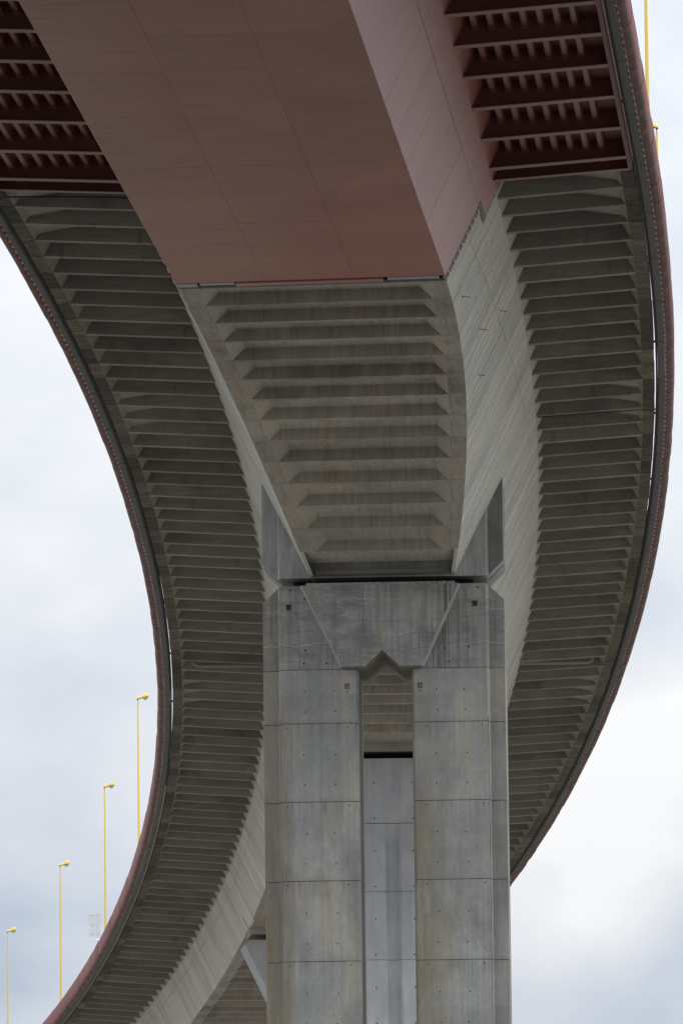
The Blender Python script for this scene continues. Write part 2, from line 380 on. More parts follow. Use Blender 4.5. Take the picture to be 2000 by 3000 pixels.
def empty(name, loc, label, cat, rz=0, group=None):
    o = bpy.data.objects.new(name, None); COL.objects.link(o); o.location = loc; o.rotation_euler = (0, 0, rz)
    o.empty_display_size = .5
    o['label'] = label; o['category'] = cat
    if group: o['group'] = group
    PARENT_LOC[o.name] = Vector(loc); return o
def hexa(mb, a, b, uv=None, mi=0):
    """closed box between two quads a (4 pts) and b (4 pts), same winding"""
    mb.face(a[::-1], None if uv is None else uv[0][::-1], mi); mb.face(b, None if uv is None else uv[1], mi)
    for i in range(4):
        j = (i+1) % 4
        mb.face([a[i], a[j], b[j], b[i]], None if uv is None else [uv[0][i], uv[0][j], uv[1][j], uv[1][i]], mi)
def box(mb, x0, x1, y0, y1, z0, z1, mi=0):
    hexa(mb, [(x0, y0, z0), (x1, y0, z0), (x1, y1, z0), (x0, y1, z0)][::-1] and [(x0, y0, z0), (x1, y0, z0), (x1, y1, z0), (x0, y1, z0)],
         [(x0, y0, z1), (x1, y0, z1), (x1, y1, z1), (x0, y1, z1)], mi=mi)
def tube(mb, pts, radii, n=10, caps=True, mi=0):
    rings = []
    for i, p in enumerate(pts):
        p = Vector(p)
        t = (Vector(pts[min(i+1, len(pts)-1)])-Vector(pts[max(i-1, 0)])).normalized()
        a = t.cross(Vector((0, 0, 1)));  a = a.normalized() if a.length > 1e-4 else Vector((1, 0, 0))
        b = t.cross(a).normalized(); r = radii[i] if isinstance(radii, (list, tuple)) else radii
        rings.append([p+a*math.cos(2*math.pi*k/n)*r+b*math.sin(2*math.pi*k/n)*r for k in range(n)])
    for i in range(len(rings)-1):
        for k in range(n):
            mb.face([rings[i][k], rings[i][(k+1) % n], rings[i+1][(k+1) % n], rings[i+1][k]], mi=mi)
    if caps: mb.face(rings[0][::-1], mi=mi); mb.face(rings[-1], mi=mi)

# ------------------------------------------------------------------ bridge alignment (si = rib number, 3.107 m apart)
DS = 3.10721
KN = [0, 15, 30, 45, 60, 75, 90]; KV = [-.00081097, -.00083341, -.00084951, -.00077443, -.00080422, -.00082064, -.0009353]
GN = [0, 18, 36, 54, 72, 90]; GV = [-.02523233, -.03968192, -.05359951, -.05551787, -.06250028, -.06150387]
def itp(x, xs, ys):
    if x <= xs[0]: return ys[0]
    if x >= xs[-1]: return ys[-1]
    for i in range(len(xs)-1):
        if x <= xs[i+1]: return ys[i]+(ys[i+1]-ys[i])*(x-xs[i])/(xs[i+1]-xs[i])
S0, S1, NS = -40, 130, 8
TAB = []
def _tab():
    n = (S1-S0)*NS; h = DS/NS
    s = [S0+i/NS for i in range(n+1)]
    k = [itp(q, KN, KV) if q >= -1 else 0.0 for q in s]; g = [itp(q, GN, GV) for q in s]
    a = [0]; z = [0]
    for i in range(n): a.append(a[-1]+(k[i]+k[i+1])/2*h); z.append(z[-1]+(g[i]+g[i+1])/2*h)
    i1 = (1-S0)*NS
    a = [q-a[i1]+.07617354 for q in a]
    x = [0]; y = [0]
    for i in range(n):
        x.append(x[-1]+(math.sin(a[i])+math.sin(a[i+1]))/2*h); y.append(y[-1]+(math.cos(a[i])+math.cos(a[i+1]))/2*h)
    for i in range(n+1):
        TAB.append((x[i]-x[i1]-.74286767, y[i]-y[i1]+242.91994476, z[i]-z[i1]+45.08744809+EYE, a[i]))
_tab()
def line(si):
    q = (si-S0)*NS; i = int(math.floor(q)); f = q-i
    A, B = TAB[i], TAB[i+1]
    return tuple(A[j]+(B[j]-A[j])*f for j in range(4))
def P(si, off, dz):
    x, y, z, a = line(si)
    e = .0033018-.00806637*max(-1, min(1, (si-18)/40))
    return (x+off*math.cos(a), y-off*math.sin(a), z+dz+off*e)
WI, WO, DR, B0, MS = 6.5905, 11.1, .2647, 6.6731, .49026
def depth(si):
    if si <= 14.25: t = max(si, 0)/18; return 3.804+.01312*t+5.7859*t*t
    if si <= 15.85: return 7.42
    if si <= 27.5: return 3.33+4.09*((27.5-si)/11.65)**2
    return 3.33
def bh(h): return B0-MS*h
S_END = 118
FRONT = (14.25, 38.5, 62.4, 86.3, 110.2)

viaduct = empty('concrete_viaduct', P(.2, 0, -3.8), 'long curved grey concrete viaduct with closely ribbed cantilevers and red edges', 'viaduct')
span = empty('steel_bridge_span', P(-20, 0, -3.8), 'red-brown steel box girder span overhead, meeting the concrete viaduct', 'bridge span')

# ------------------------------------------------------------------ ground
mb = MB(); G = 9000
n = 12
for i in range(n):
    for j in range(n):
        x0, x1 = -G+2*G*i/n, -G+2*G*(i+1)/n; y0, y1 = -G+2*G*j/n, -G+2*G*(j+1)/n
        mb.face([(x0, y0, 0), (x1, y0, 0), (x1, y1, 0), (x0, y1, 0)])
mb.build('ground', M['ground'], None, kind='structure', label='pale gravel ground under the bridge')

wm, wt, wb = mat('river_water', .12, .5)
wn_ = noise(wt, mapping(wt, geo_pos(wt), (.5, .9, 1)), 1.0, 5, .6)
wb.inputs['Base Color'].default_value = (.058, .053, .045, 1); set_bump(wt, wb, wn_, .35, .25)
mb = MB()
for i in range(20):
    x0, x1 = -4000+400*i, -3600+400*i
    for (y0, y1) in ((14, 90), (90, 165), (165, 238)):
        mb.face([(x0, y0, .02), (x1, y0, .02), (x1, y1, .02), (x0, y1, .02)])
mb.build('river', wm, None, kind='structure', label='dark river water crossed by the steel span')

# ------------------------------------------------------------------ cantilevers of the concrete viaduct
LOW = {0, 1, 2, 13, 14, 15, 38, 39, 40}
def cell_profile(i):
    inner = [(B0-MS*.287, -.287), (B0+MS*.05, .05), (B0+MS*.30, .30), (B0+.28, .50), (B0+.50, .66), (B0+.95, .74)]
    if i in LOW: return inner+[(8.4, .66), (9.6, .44), (10.90, .24), (WO, 0)]
    return inner+[(9, .74), (10.68, .74), (WO, 0)]
for sg in (-1, 1):
    mb = MB()
    for i in range(0, S_END):
        a, b = (i if i > 0 else .1), i+1
        pr = cell_profile(i)
        L = [0]
        for q in range(len(pr)-1): L.append(L[-1]+math.dist(pr[q], pr[q+1]))
        for q in range(len(pr)-1):
            (o0, z0), (o1, z1) = pr[q], pr[q+1]
            mb.face([P(a, sg*o0, z0), P(b, sg*o0, z0), P(b, sg*o1, z1), P(a, sg*o1, z1)],
                    [(a*DS, -z0), (b*DS, -z0), (b*DS, -z1), (a*DS, -z1)] if q < 4 else [(a*DS, L[q]), (b*DS, L[q]), (b*DS, L[q+1]), (a*DS, L[q+1])], 1 if q < 4 else 0)
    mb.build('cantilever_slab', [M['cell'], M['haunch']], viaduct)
    for i in range(1, S_END):
        t = .115 + random.uniform(-.012, .012)
        a, b = i, i+t
        dz = random.uniform(-.012, .012)
        o0, o1 = WI-.06, WO-.003
        mb = MB()
        sec = [(o0, -DR-.004+dz), (o1, dz+.004), (o1, .78), (o0, .78)]
        A = [P(a, sg*o, z) for o, z in sec]; B = [P(b, sg*o, z) for o, z in sec]
        uv = [[(o*sg+i*3.3, z) for o, z in sec]]*2
        hexa(mb, A, B, uv)
        mb.build('rib', M['rib'], viaduct)
    for i in range(0, S_END):
        a, b = max(i, .12)+.003, i+1-.003
        dz = random.uniform(-.012, .008)
        w = 11.6+random.uniform(-.012, .012)
        sec = [(WO, dz), (w, dz), (w, .78), (WO, .78)]
        mb = MB()
        off = random.uniform(0, 50)
        A = [P(a, sg*o, z) for o, z in sec]; B = [P(b, sg*o, z) for o, z in sec]
        uv = [[(a*DS+off, o+z) for o, z in sec], [(b*DS+off, o+z) for o, z in sec]]
        hexa(mb, A, B, uv); mb.build('edge_beam', M['edge'], viaduct)
# road deck on top
for (s_a, s_b, par, m) in ((.12, S_END, viaduct, M['cell']), (-30, .08, span, M['steel_beam'])):
    mb = MB(); k = s_a
    while k < s_b-1e-6:
        e = min(math.floor(k+1.0001), s_b)
        sec = [(-11.585, .80), (11.585, .80), (11.585, 1.0), (-11.585, 1.0)]
        A = [P(k, o, z) for o, z in sec]; B = [P(e, o, z) for o, z in sec]
        mb.face([A[0], A[1], B[1], B[0]]); mb.face([A[3], A[2], B[2], B[3]], mi=1)
        mb.face([A[1], A[2], B[2], B[1]]); mb.face([A[0], A[3], B[3], B[0]])
        k = e
    mb.build('road_deck', [m, M['asphalt']], par)

# ------------------------------------------------------------------ fascia, drain channel, brackets (both spans)
FP = [(12.10, .02), (12.16, -.02), (12.25, -.01), (12.34, .05), (12.40, .15), (12.435, .32), (12.44, .62), (12.42, .92), (12.38, 1.10), (12.30, 1.12), (12.12, .5), (12.10, .02)]
FL = [0]
for q in range(len(FP)-1): FL.append(FL[-1]+math.dist(FP[q], FP[q+1]))
for sg in (-1, 1):
    bk = {viaduct: MB(), span: MB()}
    for i in range(-24, S_END):
        par = viaduct if i >= 0 else span
        gap = .018 if (i % 10) else .05
        a, b = i+gap/DS, i+1-gap/DS
        j = random.uniform(-.014, .014); jz = random.uniform(-.014, .014)
        mb = MB()
        for q in range(len(FP)-1):
            (o0, z0), (o1, z1) = FP[q], FP[q+1]
            c = [P(a, sg*(o0+j), z0+jz), P(b, sg*(o0+j), z0+jz), P(b, sg*(o1+j), z1+jz), P(a, sg*(o1+j), z1+jz)]
            mb.face(c, [(i+.001, FL[q]), (i+.999, FL[q]), (i+.999, FL[q+1]), (i+.001, FL[q+1])])
        mb.face([P(a, sg*(o+j), z+jz) for o, z in FP[:-1]], [(i+.001, l) for l in FL[:-1]])
        mb.face([P(b, sg*(o+j), z+jz) for o, z in FP[:-1]][::-1], [(i+.999, l) for l in FL[:-1]][::-1])
        mb.build('fascia_panel', M['fascia'], par, smooth=False)
        for q in range(4):
            s0 = i+.06+q/3
            if q == 3: continue
            sec = [(12.032, .035), (12.105, .035), (12.105, .26), (12.032, .26)]
            hexa(bk[par], [P(s0, sg*o, z) for o, z in sec], [P(s0+.10, sg*o, z) for o, z in sec])
    for par, m in bk.items(): m.build('fascia_bracket', M['bracket'], par, kind='stuff')
    # drain channel lengths
    k = -24.0
    while k < S_END-3:
        a, b = k+.006, k+2.65-.006
        par = viaduct if k > -1.5 else span
        mb = MB()
        for q in range(4):
            c, e = a+(b-a)*q/4, a+(b-a)*(q+1)/4
            sec = [(11.74, .02), (11.79, -.04), (11.97, -.04), (12.03, .02), (12.03, .30), (11.74, .30)]
            A = [P(c, sg*o, z) for o, z in sec]; B = [P(e, sg*o, z) for o, z in sec]
            for w in range(6):
                mb.face([A[w], B[w], B[(w+1) % 6], A[(w+1) % 6]])
            if q == 0: mb.face(A)
            if q == 3: mb.face(B[::-1])
        # collar at the joint
        sec = [(11.765, -.052), (11.995, -.052), (11.995, .02), (11.765, .02)]
        hexa(mb, [P(b-.03, sg*o, z) for o, z in sec], [P(b, sg*o, z) for o, z in sec])
        mb.build('drain_channel', M['channel'], par)
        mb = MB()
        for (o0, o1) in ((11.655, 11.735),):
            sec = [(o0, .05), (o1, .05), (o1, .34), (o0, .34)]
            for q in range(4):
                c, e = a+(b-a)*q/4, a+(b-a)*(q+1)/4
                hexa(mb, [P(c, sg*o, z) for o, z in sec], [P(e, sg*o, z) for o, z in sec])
        mb.build('channel_gap_strip', M['dark'] if (sg > 0 or k < 48) else M['lit_gap'], par)  # added strip fills the gap: dark for its shade, pale where it looks lit
        k += 2.65
    # struts carrying the channel and fascia
    for par, s_a, s_b in ((viaduct, 1, S_END), (span, -23, 0)):
        mb = MB()
        for i in range(s_a, s_b, 5):
            sec = [(11.58, .34), (12.12, .34), (12.12, .42), (11.58, .42)]
            hexa(mb, [P(i+.05, sg*o, z) for o, z in sec], [P(i+.09, sg*o, z) for o, z in sec])
        mb.build('edge_strut', M['dark'], par, kind='stuff')

# ------------------------------------------------------------------ webs and coffered soffit of the concrete box
def web_pt(si, sg, h, out=0.0): return P(si, sg*(B0-MS*h+out), -h)
for sg in (-1, 1):
    for i in range(0, S_END):
        a, b = i+.1266, i+1.1266
        cuts = [a+(b-a)*q/3 for q in range(4)]
        if a < 14.25 < b: b_end = 14.25
        else: b_end = b
        mb = MB()
        for q in range(3):
            c0, c1 = cuts[q]+.0055, cuts[q+1]-.0055
            if c0 >= 14.25 and c1 <= 15.85: pass
            out = random.uniform(-.006, .006)
            for (f0, f1) in ((0.0, .5), (.5, 1.0)):
                o2 = out+random.uniform(-.002, .002)
                pts = []; uv = []
                ns = 3 if f0 == 0 else 1
                top0 = .285
                if i == 0 and f0 == 0 and q < 2: continue      # the steel half-joint takes this corner
                def hh(c, f):
                    h = depth(c)
                    if f == 0: return top0
                    if f == 1: return h
                    return max(.95, 2.2-.083*c)-(.012 if f0 == 0 else -.012)
                A0, A1, A2, A3 = (c0, hh(c0, f0)), (c1, hh(c1, f0)), (c1, hh(c1, f1)), (c0, hh(c0, f1))
                front = [web_pt(s, sg, h, o2) for s, h in (A0, A1, A2, A3)]
                back = [web_pt(s, sg, h, -.15) for s, h in (A0, A1, A2, A3)]
                u = [(s*DS, h) for s, h in (A0, A1, A2, A3)]
                hexa(mb, back, front, [u, u])
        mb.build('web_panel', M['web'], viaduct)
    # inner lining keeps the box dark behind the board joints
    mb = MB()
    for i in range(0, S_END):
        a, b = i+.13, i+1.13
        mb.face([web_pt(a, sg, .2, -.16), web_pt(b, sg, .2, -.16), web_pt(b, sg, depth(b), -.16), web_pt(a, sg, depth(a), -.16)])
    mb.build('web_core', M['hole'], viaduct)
for i in range(0, S_END):
    a, b = i+.1266+.003, i+1.1266-.003
    mb = MB()
    near_block = any(f-1.15 < a+.5 < f+1.9 for f in FRONT)
    if near_block:
        # plain end bay at a pier, set back above the diaphragm
        lift = .02
        for f in FRONT:
            if f-1.2 < a+.5 < f: lift = .02
        pts = [P(a, -bh(depth(a))+.004, -depth(a)+lift), P(a, bh(depth(a))-.004, -depth(a)+lift), P(b, bh(depth(b))-.004, -depth(b)+lift), P(b, -bh(depth(b))+.004, -depth(b)+lift)]
        if i == 13: pts[2] = P(b, bh(depth(b))-.004, -depth(a)+.02); pts[3] = P(b, -bh(depth(b))+.004, -depth(a)+.02)
        mb.face(pts, [(a*DS, -3), (a*DS, 3), (b*DS, 3), (b*DS, -3)])
        mb.build('soffit_panel', M['soffit'], viaduct); continue
    def q(s, off, up): return P(s, off, -depth(s)+up)
    jz = random.uniform(-.016, -.005)
    Ba, Bb = bh(depth(a))+.014, bh(depth(b))+.014
    s0 = a+.105; s1 = b-.003
    B0_, B1_ = bh(depth(s0)), bh(depth(s1))
    mgn, mg2 = .66, 1.14
    c0, c1 = s0+.05, s1-.008
    C0_, C1_ = bh(depth(c0)), bh(depth(c1))
    up = .44
    def uvp(s, off): return (s*DS, off+i*.137)
    def fc(pts, mi=0): mb.face([q(s, o, z+jz) for s, o, z in pts], [uvp(s, o) for s, o, z in pts], mi)
    # strip between coffers (rib bottom), the two margins
    fc([(a, -Ba, 0), (a, Ba, 0), (s0, B0_+.014, 0), (s0, -B0_+.004, 0)])
    for sg in (-1, 1):
        fc([(s0, sg*(B0_+.014), 0), (b, sg*Bb, 0), (b, sg*(Bb-mgn), 0), (s1, sg*(B1_-mgn), 0), (s0, sg*(B0_-mgn), 0)])
        fc([(s0, sg*(B0_-mgn), 0), (s1, sg*(B1_-mgn), 0), (c1, sg*(C1_-mg2), up), (c0, sg*(C0_-mg2), up)], 1)
    fc([(s1, -(B1_-mgn), 0), (s1, B1_-mgn, 0), (b, Bb-mgn, 0), (b, -(Bb-mgn), 0)])
    fc([(s0, -(B0_-mgn), 0), (s0, B0_-mgn, 0), (c0, C0_-mg2, up), (c0, -(C0_-mg2), up)])
    fc([(s1, -(B1_-mgn), 0), (s1, B1_-mgn, 0), (c1, C1_-mg2, up), (c1, -(C1_-mg2), up)])
    fc([(c0, -(C0_-mg2), up), (c0, C0_-mg2, up), (c1, C1_-mg2, up), (c1, -(C1_-mg2), up)])
    # edge returns, so the joints have depth
    for s, Bx in ((a, Ba), (b, Bb)):
        mb.face([q(s, -Bx, jz), q(s, Bx, jz), q(s, Bx, .12), q(s, -Bx, .12)], [uvp(s, -Bx), uvp(s, Bx), uvp(s, Bx), uvp(s, -Bx)])
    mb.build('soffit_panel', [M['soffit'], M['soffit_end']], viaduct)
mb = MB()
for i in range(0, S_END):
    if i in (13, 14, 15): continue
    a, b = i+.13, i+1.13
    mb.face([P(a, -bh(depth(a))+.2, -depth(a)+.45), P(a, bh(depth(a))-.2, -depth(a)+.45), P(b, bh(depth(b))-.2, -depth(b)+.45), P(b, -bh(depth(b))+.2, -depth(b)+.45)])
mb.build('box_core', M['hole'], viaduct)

# ------------------------------------------------------------------ diaphragm blocks over the piers (part of the viaduct)
def pier_frame(f):
    x, y, z, a = line(f); return Vector((x, y, 0)), -a, z
def prism(mb, outline, y0, y1, tf, mi=0):
    """outline [(x,z)...] extruded in local y from y0 to y1, tf maps local to world/parent space"""
    n = len(outline)
    A = [tf(x, y0, z) for x, z in outline]; B = [tf(x, y1, z) for x, z in outline]
    mb.face(A, mi=mi); mb.face(B[::-1], mi=mi)
    for i in range(n):
        j = (i+1) % n
        mb.face([A[j], A[i], B[i], B[j]], mi=mi)
c0, rz, zz = pier_frame(FRONT[0])
def tf_world(c0, rz):
    ca, sa = math.cos(rz), math.sin(rz)
    return lambda x, y, z: (c0.x+x*ca-y*sa, c0.y+x*sa+y*ca, z)
T = tf_world(c0, rz)
def oct_block(mb, T, hw, ch, y0, y1, z0, z1, cut=0.0):
    """block with recessed outer wings whose lower outer corners are cut at 45 degrees"""
    w = hw-ch
    plan = [(-w, y0), (w, y0), (w+.10, y0+REC), (hw, y0+REC), (hw, y1-.4), (w, y1), (-w, y1), (-hw, y1-.4), (-hw, y0+REC), (-w-.10, y0+REC)]
    zl = [z0, z0, z0+.06, z0+cut, z0+cut, z0, z0, z0+cut, z0+cut, z0+.06]
    lo = [T(x, y, z) for (x, y), z in zip(plan, zl)]; hi = [T(x, y, z1) for (x, y) in plan]
    for i in range(10):
        j = (i+1) % 10
        mb.face([lo[i], lo[j], hi[j], hi[i]], mi=1 if i == 2 else 0)
    for ring in (lo, hi):
        for f in ((0, 1, 5, 6), (1, 2, 5), (2, 3, 4, 5), (6, 7, 9), (7, 8, 9), (6, 9, 0)): mb.face([ring[k] for k in f])
PD = 4.9
REC = .42
ZB1 = zz-7.42
HW, CH = 5.10, .74
mb = MB(); oct_block(mb, T, HW, CH, 0, PD, ZB1-.03, zz-1.2, cut=.70)
mb.build('diaphragm', [M['block'], M['block_dark']], viaduct, label='wide grey diaphragm block flanking the girder above the big front pier')
# dark drip groove along the cut underside of each wing
for sg in (-1, 1):
    w = HW-CH+.10; L = CH-.10; CUT = .70
    q = []
    for u in (.30, .40):
        q.append((w+L*u, .06+(CUT-.06)*u))
    pts = [T(sg*q[0][0], REC+.9, ZB1-.035+q[0][1]), T(sg*q[1][0], REC+.9, ZB1-.035+q[1][1]), T(sg*(w+L*1.0), REC+1.35, ZB1-.035+CUT), T(sg*w, REC+1.35, ZB1-.035+.06)]
    a_, b_ = (T(sg*w, REC+1.3, ZB1-.03+.06), T(sg*HW, REC+1.3, ZB1-.03+CUT)), (T(sg*w, REC+1.75, ZB1-.03+.06), T(sg*HW, REC+1.75, ZB1-.03+CUT))
    lowv = Vector((sg*.012, 0, -.012)); up_ = Vector((-sg*.05, 0, .05))
    A = [Vector(a_[0])+lowv, Vector(a_[1])+lowv, Vector(a_[1])+up_, Vector(a_[0])+up_]; B = [Vector(b_[0])+lowv, Vector(b_[1])+lowv, Vector(b_[1])+up_, Vector(b_[0])+up_]
    mb = MB(); hexa(mb, A, B); mb.build('drip_groove', M['joint_sheet'], viaduct)
mb = MB(); box_pts = [(-2.85, -.16), (2.85, -.16), (2.85, .02), (-2.85, .02)]
hexa(mb, [T(x, y, ZB1+.05) for x, y in box_pts], [T(x, y, ZB1+.27) for x, y in box_pts]); mb.build('bearing_ledge', M['soffit'], viaduct)
for f in FRONT[1:]:
    c, r, z = pier_frame(f); Tf = tf_world(c, r)
    mb = MB(); hw = bh(3.7)
    prism(mb, [(-hw, z-3.70), (hw, z-3.70), (bh(2.6), z-2.6), (-bh(2.6), z-2.6)], 0, PD, Tf)
    mb.build('diaphragm', M['soffit'], viaduct)

# ------------------------------------------------------------------ front pier (two shafts under a notched head)
ang = rz
pier = empty('bridge_pier', (c0.x, c0.y, 0), 'large twin-shaft concrete pier in front with a V-notched trapezoid head', 'pier', rz=ang, group='piers carrying the viaduct')
I = lambda x, y, z: (x, y, z)
ZT = ZB1-.36                        # pier top at the front
TJ = [3.57, 5.85, 9.17, 12.50, 15.88]
while ZT-TJ[-1] > 4: TJ.append(TJ[-1]+3.35)
TJ.append(ZT)                       # down to the ground
IN_L, IN_R = -1.08, 1.18
mb = MB()
# head: left and right shoulders and the lintel with its V soffit, one outline per band
def shoulder(sg):
    x_in = IN_L if sg < 0 else IN_R
    x0, x1 = (-HW, x_in) if sg < 0 else (x_in, HW)
    return x0, x1
def shaft(mb, sg, z0, z1, top_cut=0.0, hole=None, inner_ch=.10):
    """one shaft lift: chamfered outer corners (front and back), slight inner chamfer"""
    xi = IN_L if sg < 0 else IN_R
    w = HW-CH
    plan = [(xi+sg*inner_ch, 0), (sg*w, 0), (sg*(w+.10), REC), (sg*HW, REC), (sg*HW, PD-.4), (sg*w, PD), (xi, PD), (xi, inner_ch*2.5)]
    zt = [z1]*8
    if top_cut: zt = [z1, z1, z1-.06, z1-top_cut, z1-top_cut, z1, z1, z1]
    n = 8
    lo = [(x, y, z0) for x, y in plan]; hi = [(x, y, zt[k]) for k, (x, y) in enumerate(plan)]
    for i in range(n):
        j = (i+1) % n
        qd = [lo[i], lo[j], hi[j], hi[i]]
        if sg > 0: qd = qd
        if i == 0 and hole:
            hx0, hx1, hz0, hz1, dp = hole
            xa, xb = sorted((plan[0][0], plan[1][0])); zlo, zhi = z0, z1
            for (ax0, ax1, az0, az1) in ((xa, hx0, zlo, zhi), (hx1, xb, zlo, zhi), (hx0, hx1, zlo, hz0), (hx0, hx1, hz1, zhi)):
                mb.face([(ax0, 0, az0), (ax1, 0, az0), (ax1, 0, az1), (ax0, 0, az1)])
            A = [(hx0, 0, hz0), (hx1, 0, hz0), (hx1, 0, hz1), (hx0, 0, hz1)]; B = [(x, dp, z) for x, y, z in A]
            for k in range(4):
                l = (k+1) % 4; mb.face([A[k], A[l], B[l], B[k]])
            mb.face(B)
        else: mb.face(qd)
    for ring in (lo, hi):
        mb.face([ring[k] for k in (0, 1, 5, 6, 7)]); mb.face([ring[1], ring[2], ring[5]]); mb.face([ring[2], ring[3], ring[4], ring[5]])
hole_head = {-1: (-4.09, -3.87, ZT-1.02, ZT-.78, .25), 1: (3.76, 3.98, ZT-.98, ZT-.74, .25)}
hole_col = {-1: (-1.66, -1.44, ZT-4.42, ZT-4.18, .12), 1: (1.40, 1.63, ZT-4.42, ZT-4.18, .12)}
for sg in (-1, 1):
    mb = MB(); shaft(mb, sg, ZT-TJ[0]+.012, ZT, top_cut=.66, hole=hole_head[sg], inner_ch=.0)
    mb.build('head_shoulder', M['head'], pier, origin=(0, 0, 0))
    for k in range(len(TJ)-1):
        z1, z0 = ZT-TJ[k]-.012, ZT-TJ[k+1]+.012
        if z0 < 0: z0 = 0
        mb = MB(); shaft(mb, sg, z0, z1, hole=hole_col[sg] if k == 0 else None)
        mb.build('shaft_lift', M['pier'], pier, origin=(0, 0, 0))
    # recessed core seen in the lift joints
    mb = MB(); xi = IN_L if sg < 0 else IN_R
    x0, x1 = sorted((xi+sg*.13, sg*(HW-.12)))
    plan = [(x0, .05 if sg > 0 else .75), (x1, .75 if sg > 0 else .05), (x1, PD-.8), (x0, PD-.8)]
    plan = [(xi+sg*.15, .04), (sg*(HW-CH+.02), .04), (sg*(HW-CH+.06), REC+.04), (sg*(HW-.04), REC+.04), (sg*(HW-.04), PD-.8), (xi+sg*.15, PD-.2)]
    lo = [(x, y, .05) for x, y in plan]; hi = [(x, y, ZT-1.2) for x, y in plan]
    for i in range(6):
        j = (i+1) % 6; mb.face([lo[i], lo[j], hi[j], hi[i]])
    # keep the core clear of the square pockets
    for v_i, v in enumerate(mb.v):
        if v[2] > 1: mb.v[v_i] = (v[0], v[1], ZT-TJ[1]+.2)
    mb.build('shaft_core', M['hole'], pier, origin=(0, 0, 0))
    # formwork tie holes
    mb = MB()
    xs = {-1: (-3.35, -2.1, -4.1, -1.55), 1: (2.2, 3.42, 1.75, 4.1)}[sg]
    for k in range(len(TJ)-1):
        zt = ZT-TJ[k]; hgt = TJ[k+1]-TJ[k]
        pts = [(xs[0], zt-hgt*.40), (xs[1], zt-hgt*.40), (xs[0], zt-hgt*.78), (xs[1], zt-hgt*.78), (xs[2], zt-.18), (xs[3], zt-.16)]
        if k == 0: pts = pts[:4]+[((-1.55 if sg < 0 else 1.5), zt-.95)]
        for (x, z) in pts:
            x += random.uniform(-.05, .05); r = .032
            ring = [(x+r*math.cos(q*math.pi/4), -.003, z+r*math.sin(q*math.pi/4)) for q in range(8)]
            mb.face(ring)
    for (x, z) in {-1: ((-3.9, -.18), (-3.3, -.55), (-3.3, -2.75), (-2.2, -2.7), (-3.35, -3.3), (-2.4, -3.3)), 1: ((4.0, -.18), (3.6, -.5), (2.6, -2.75), (3.6, -2.7), (2.75, -3.3))}[sg]:
        r = .042; z += ZT
        mb.face([(x+r*math.cos(q*math.pi/4), -.003, z+r*math.sin(q*math.pi/4)) for q in range(8)])
    mb.build('tie_hole', M['hole'], pier, origin=(0, 0, 0), kind='stuff')
    # square repair pad on the shoulder
    mb = MB(); xc = -4.0 if sg < 0 else 3.85
    box(mb, xc-.29, xc+.29, -.022, .01, ZT-.66, ZT-.22); mb.build('repair_pad', M['pier'], pier, origin=(0, 0, 0))
# lintel between the shafts, with its V-shaped soffit running right through
zl = ZT-TJ[0]+.05
vz = zl+.68; vh = .74; vx = -.03
lint = [(IN_L, zl), (vx-vh, zl), (vx, vz), (vx+vh, zl), (IN_R, zl), (IN_R, ZT), (IN_L, ZT)]
mb = MB()
def prism_split(mb, y0, y1, xl_b, xr_b, xl_t, xr_t, zb, zt, grow=0.0):
    """front plate outline with the V notch: two quads each side so every face stays convex"""
    L = [(xl_b, zb), (vx-vh, zb), (vx, vz), (vx, zt), (xl_t, zt)]; Rr = [(vx, vz), (vx+vh, zb), (xr_b, zb), (xr_t, zt), (vx, zt)]
    for poly in (L, Rr):
        mb.face([(x, y0, z) for x, z in poly])
    back = [(xl_b-grow, zb), (vx-vh, zb), (vx, vz), (vx+vh, zb), (xr_b+grow, zb), (xr_t+grow, zt), (xl_t-grow, zt)]
    rim = [(xl_b, zb), (vx-vh, zb), (vx, vz), (vx+vh, zb), (xr_b, zb), (xr_t, zt), (xl_t, zt)]
    for i in range(len(rim)):
        j = (i+1) % len(rim)
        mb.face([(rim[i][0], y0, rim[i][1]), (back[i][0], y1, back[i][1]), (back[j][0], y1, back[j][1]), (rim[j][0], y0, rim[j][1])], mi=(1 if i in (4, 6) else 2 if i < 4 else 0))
prism_split(mb, .0, PD+.7, IN_L+.004, IN_R-.004, IN_L+.004, IN_R-.004, zl, ZT-.004)
mb.build('lintel', [M['head'], M['head'], M['notch']], pier, origin=(0, 0, 0))
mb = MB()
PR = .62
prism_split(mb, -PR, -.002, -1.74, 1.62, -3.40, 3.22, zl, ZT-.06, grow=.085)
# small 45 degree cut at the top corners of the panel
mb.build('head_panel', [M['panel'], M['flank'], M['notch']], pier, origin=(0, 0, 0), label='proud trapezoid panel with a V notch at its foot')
mb = MB(); box(mb, -3.20, 3.06, -PR+.002, PD-.3, ZT-.062, ZT+.035); mb.build('head_cap', M['head'], pier, origin=(0, 0, 0))
for x in (-3.2, 3.2):
    mb = MB(); box(mb, x-.6, x+.6, 1.2, 3.4, ZT-.004, ZB1-.01); mb.build('bearing', M['dark'], pier, origin=(0, 0, 0))

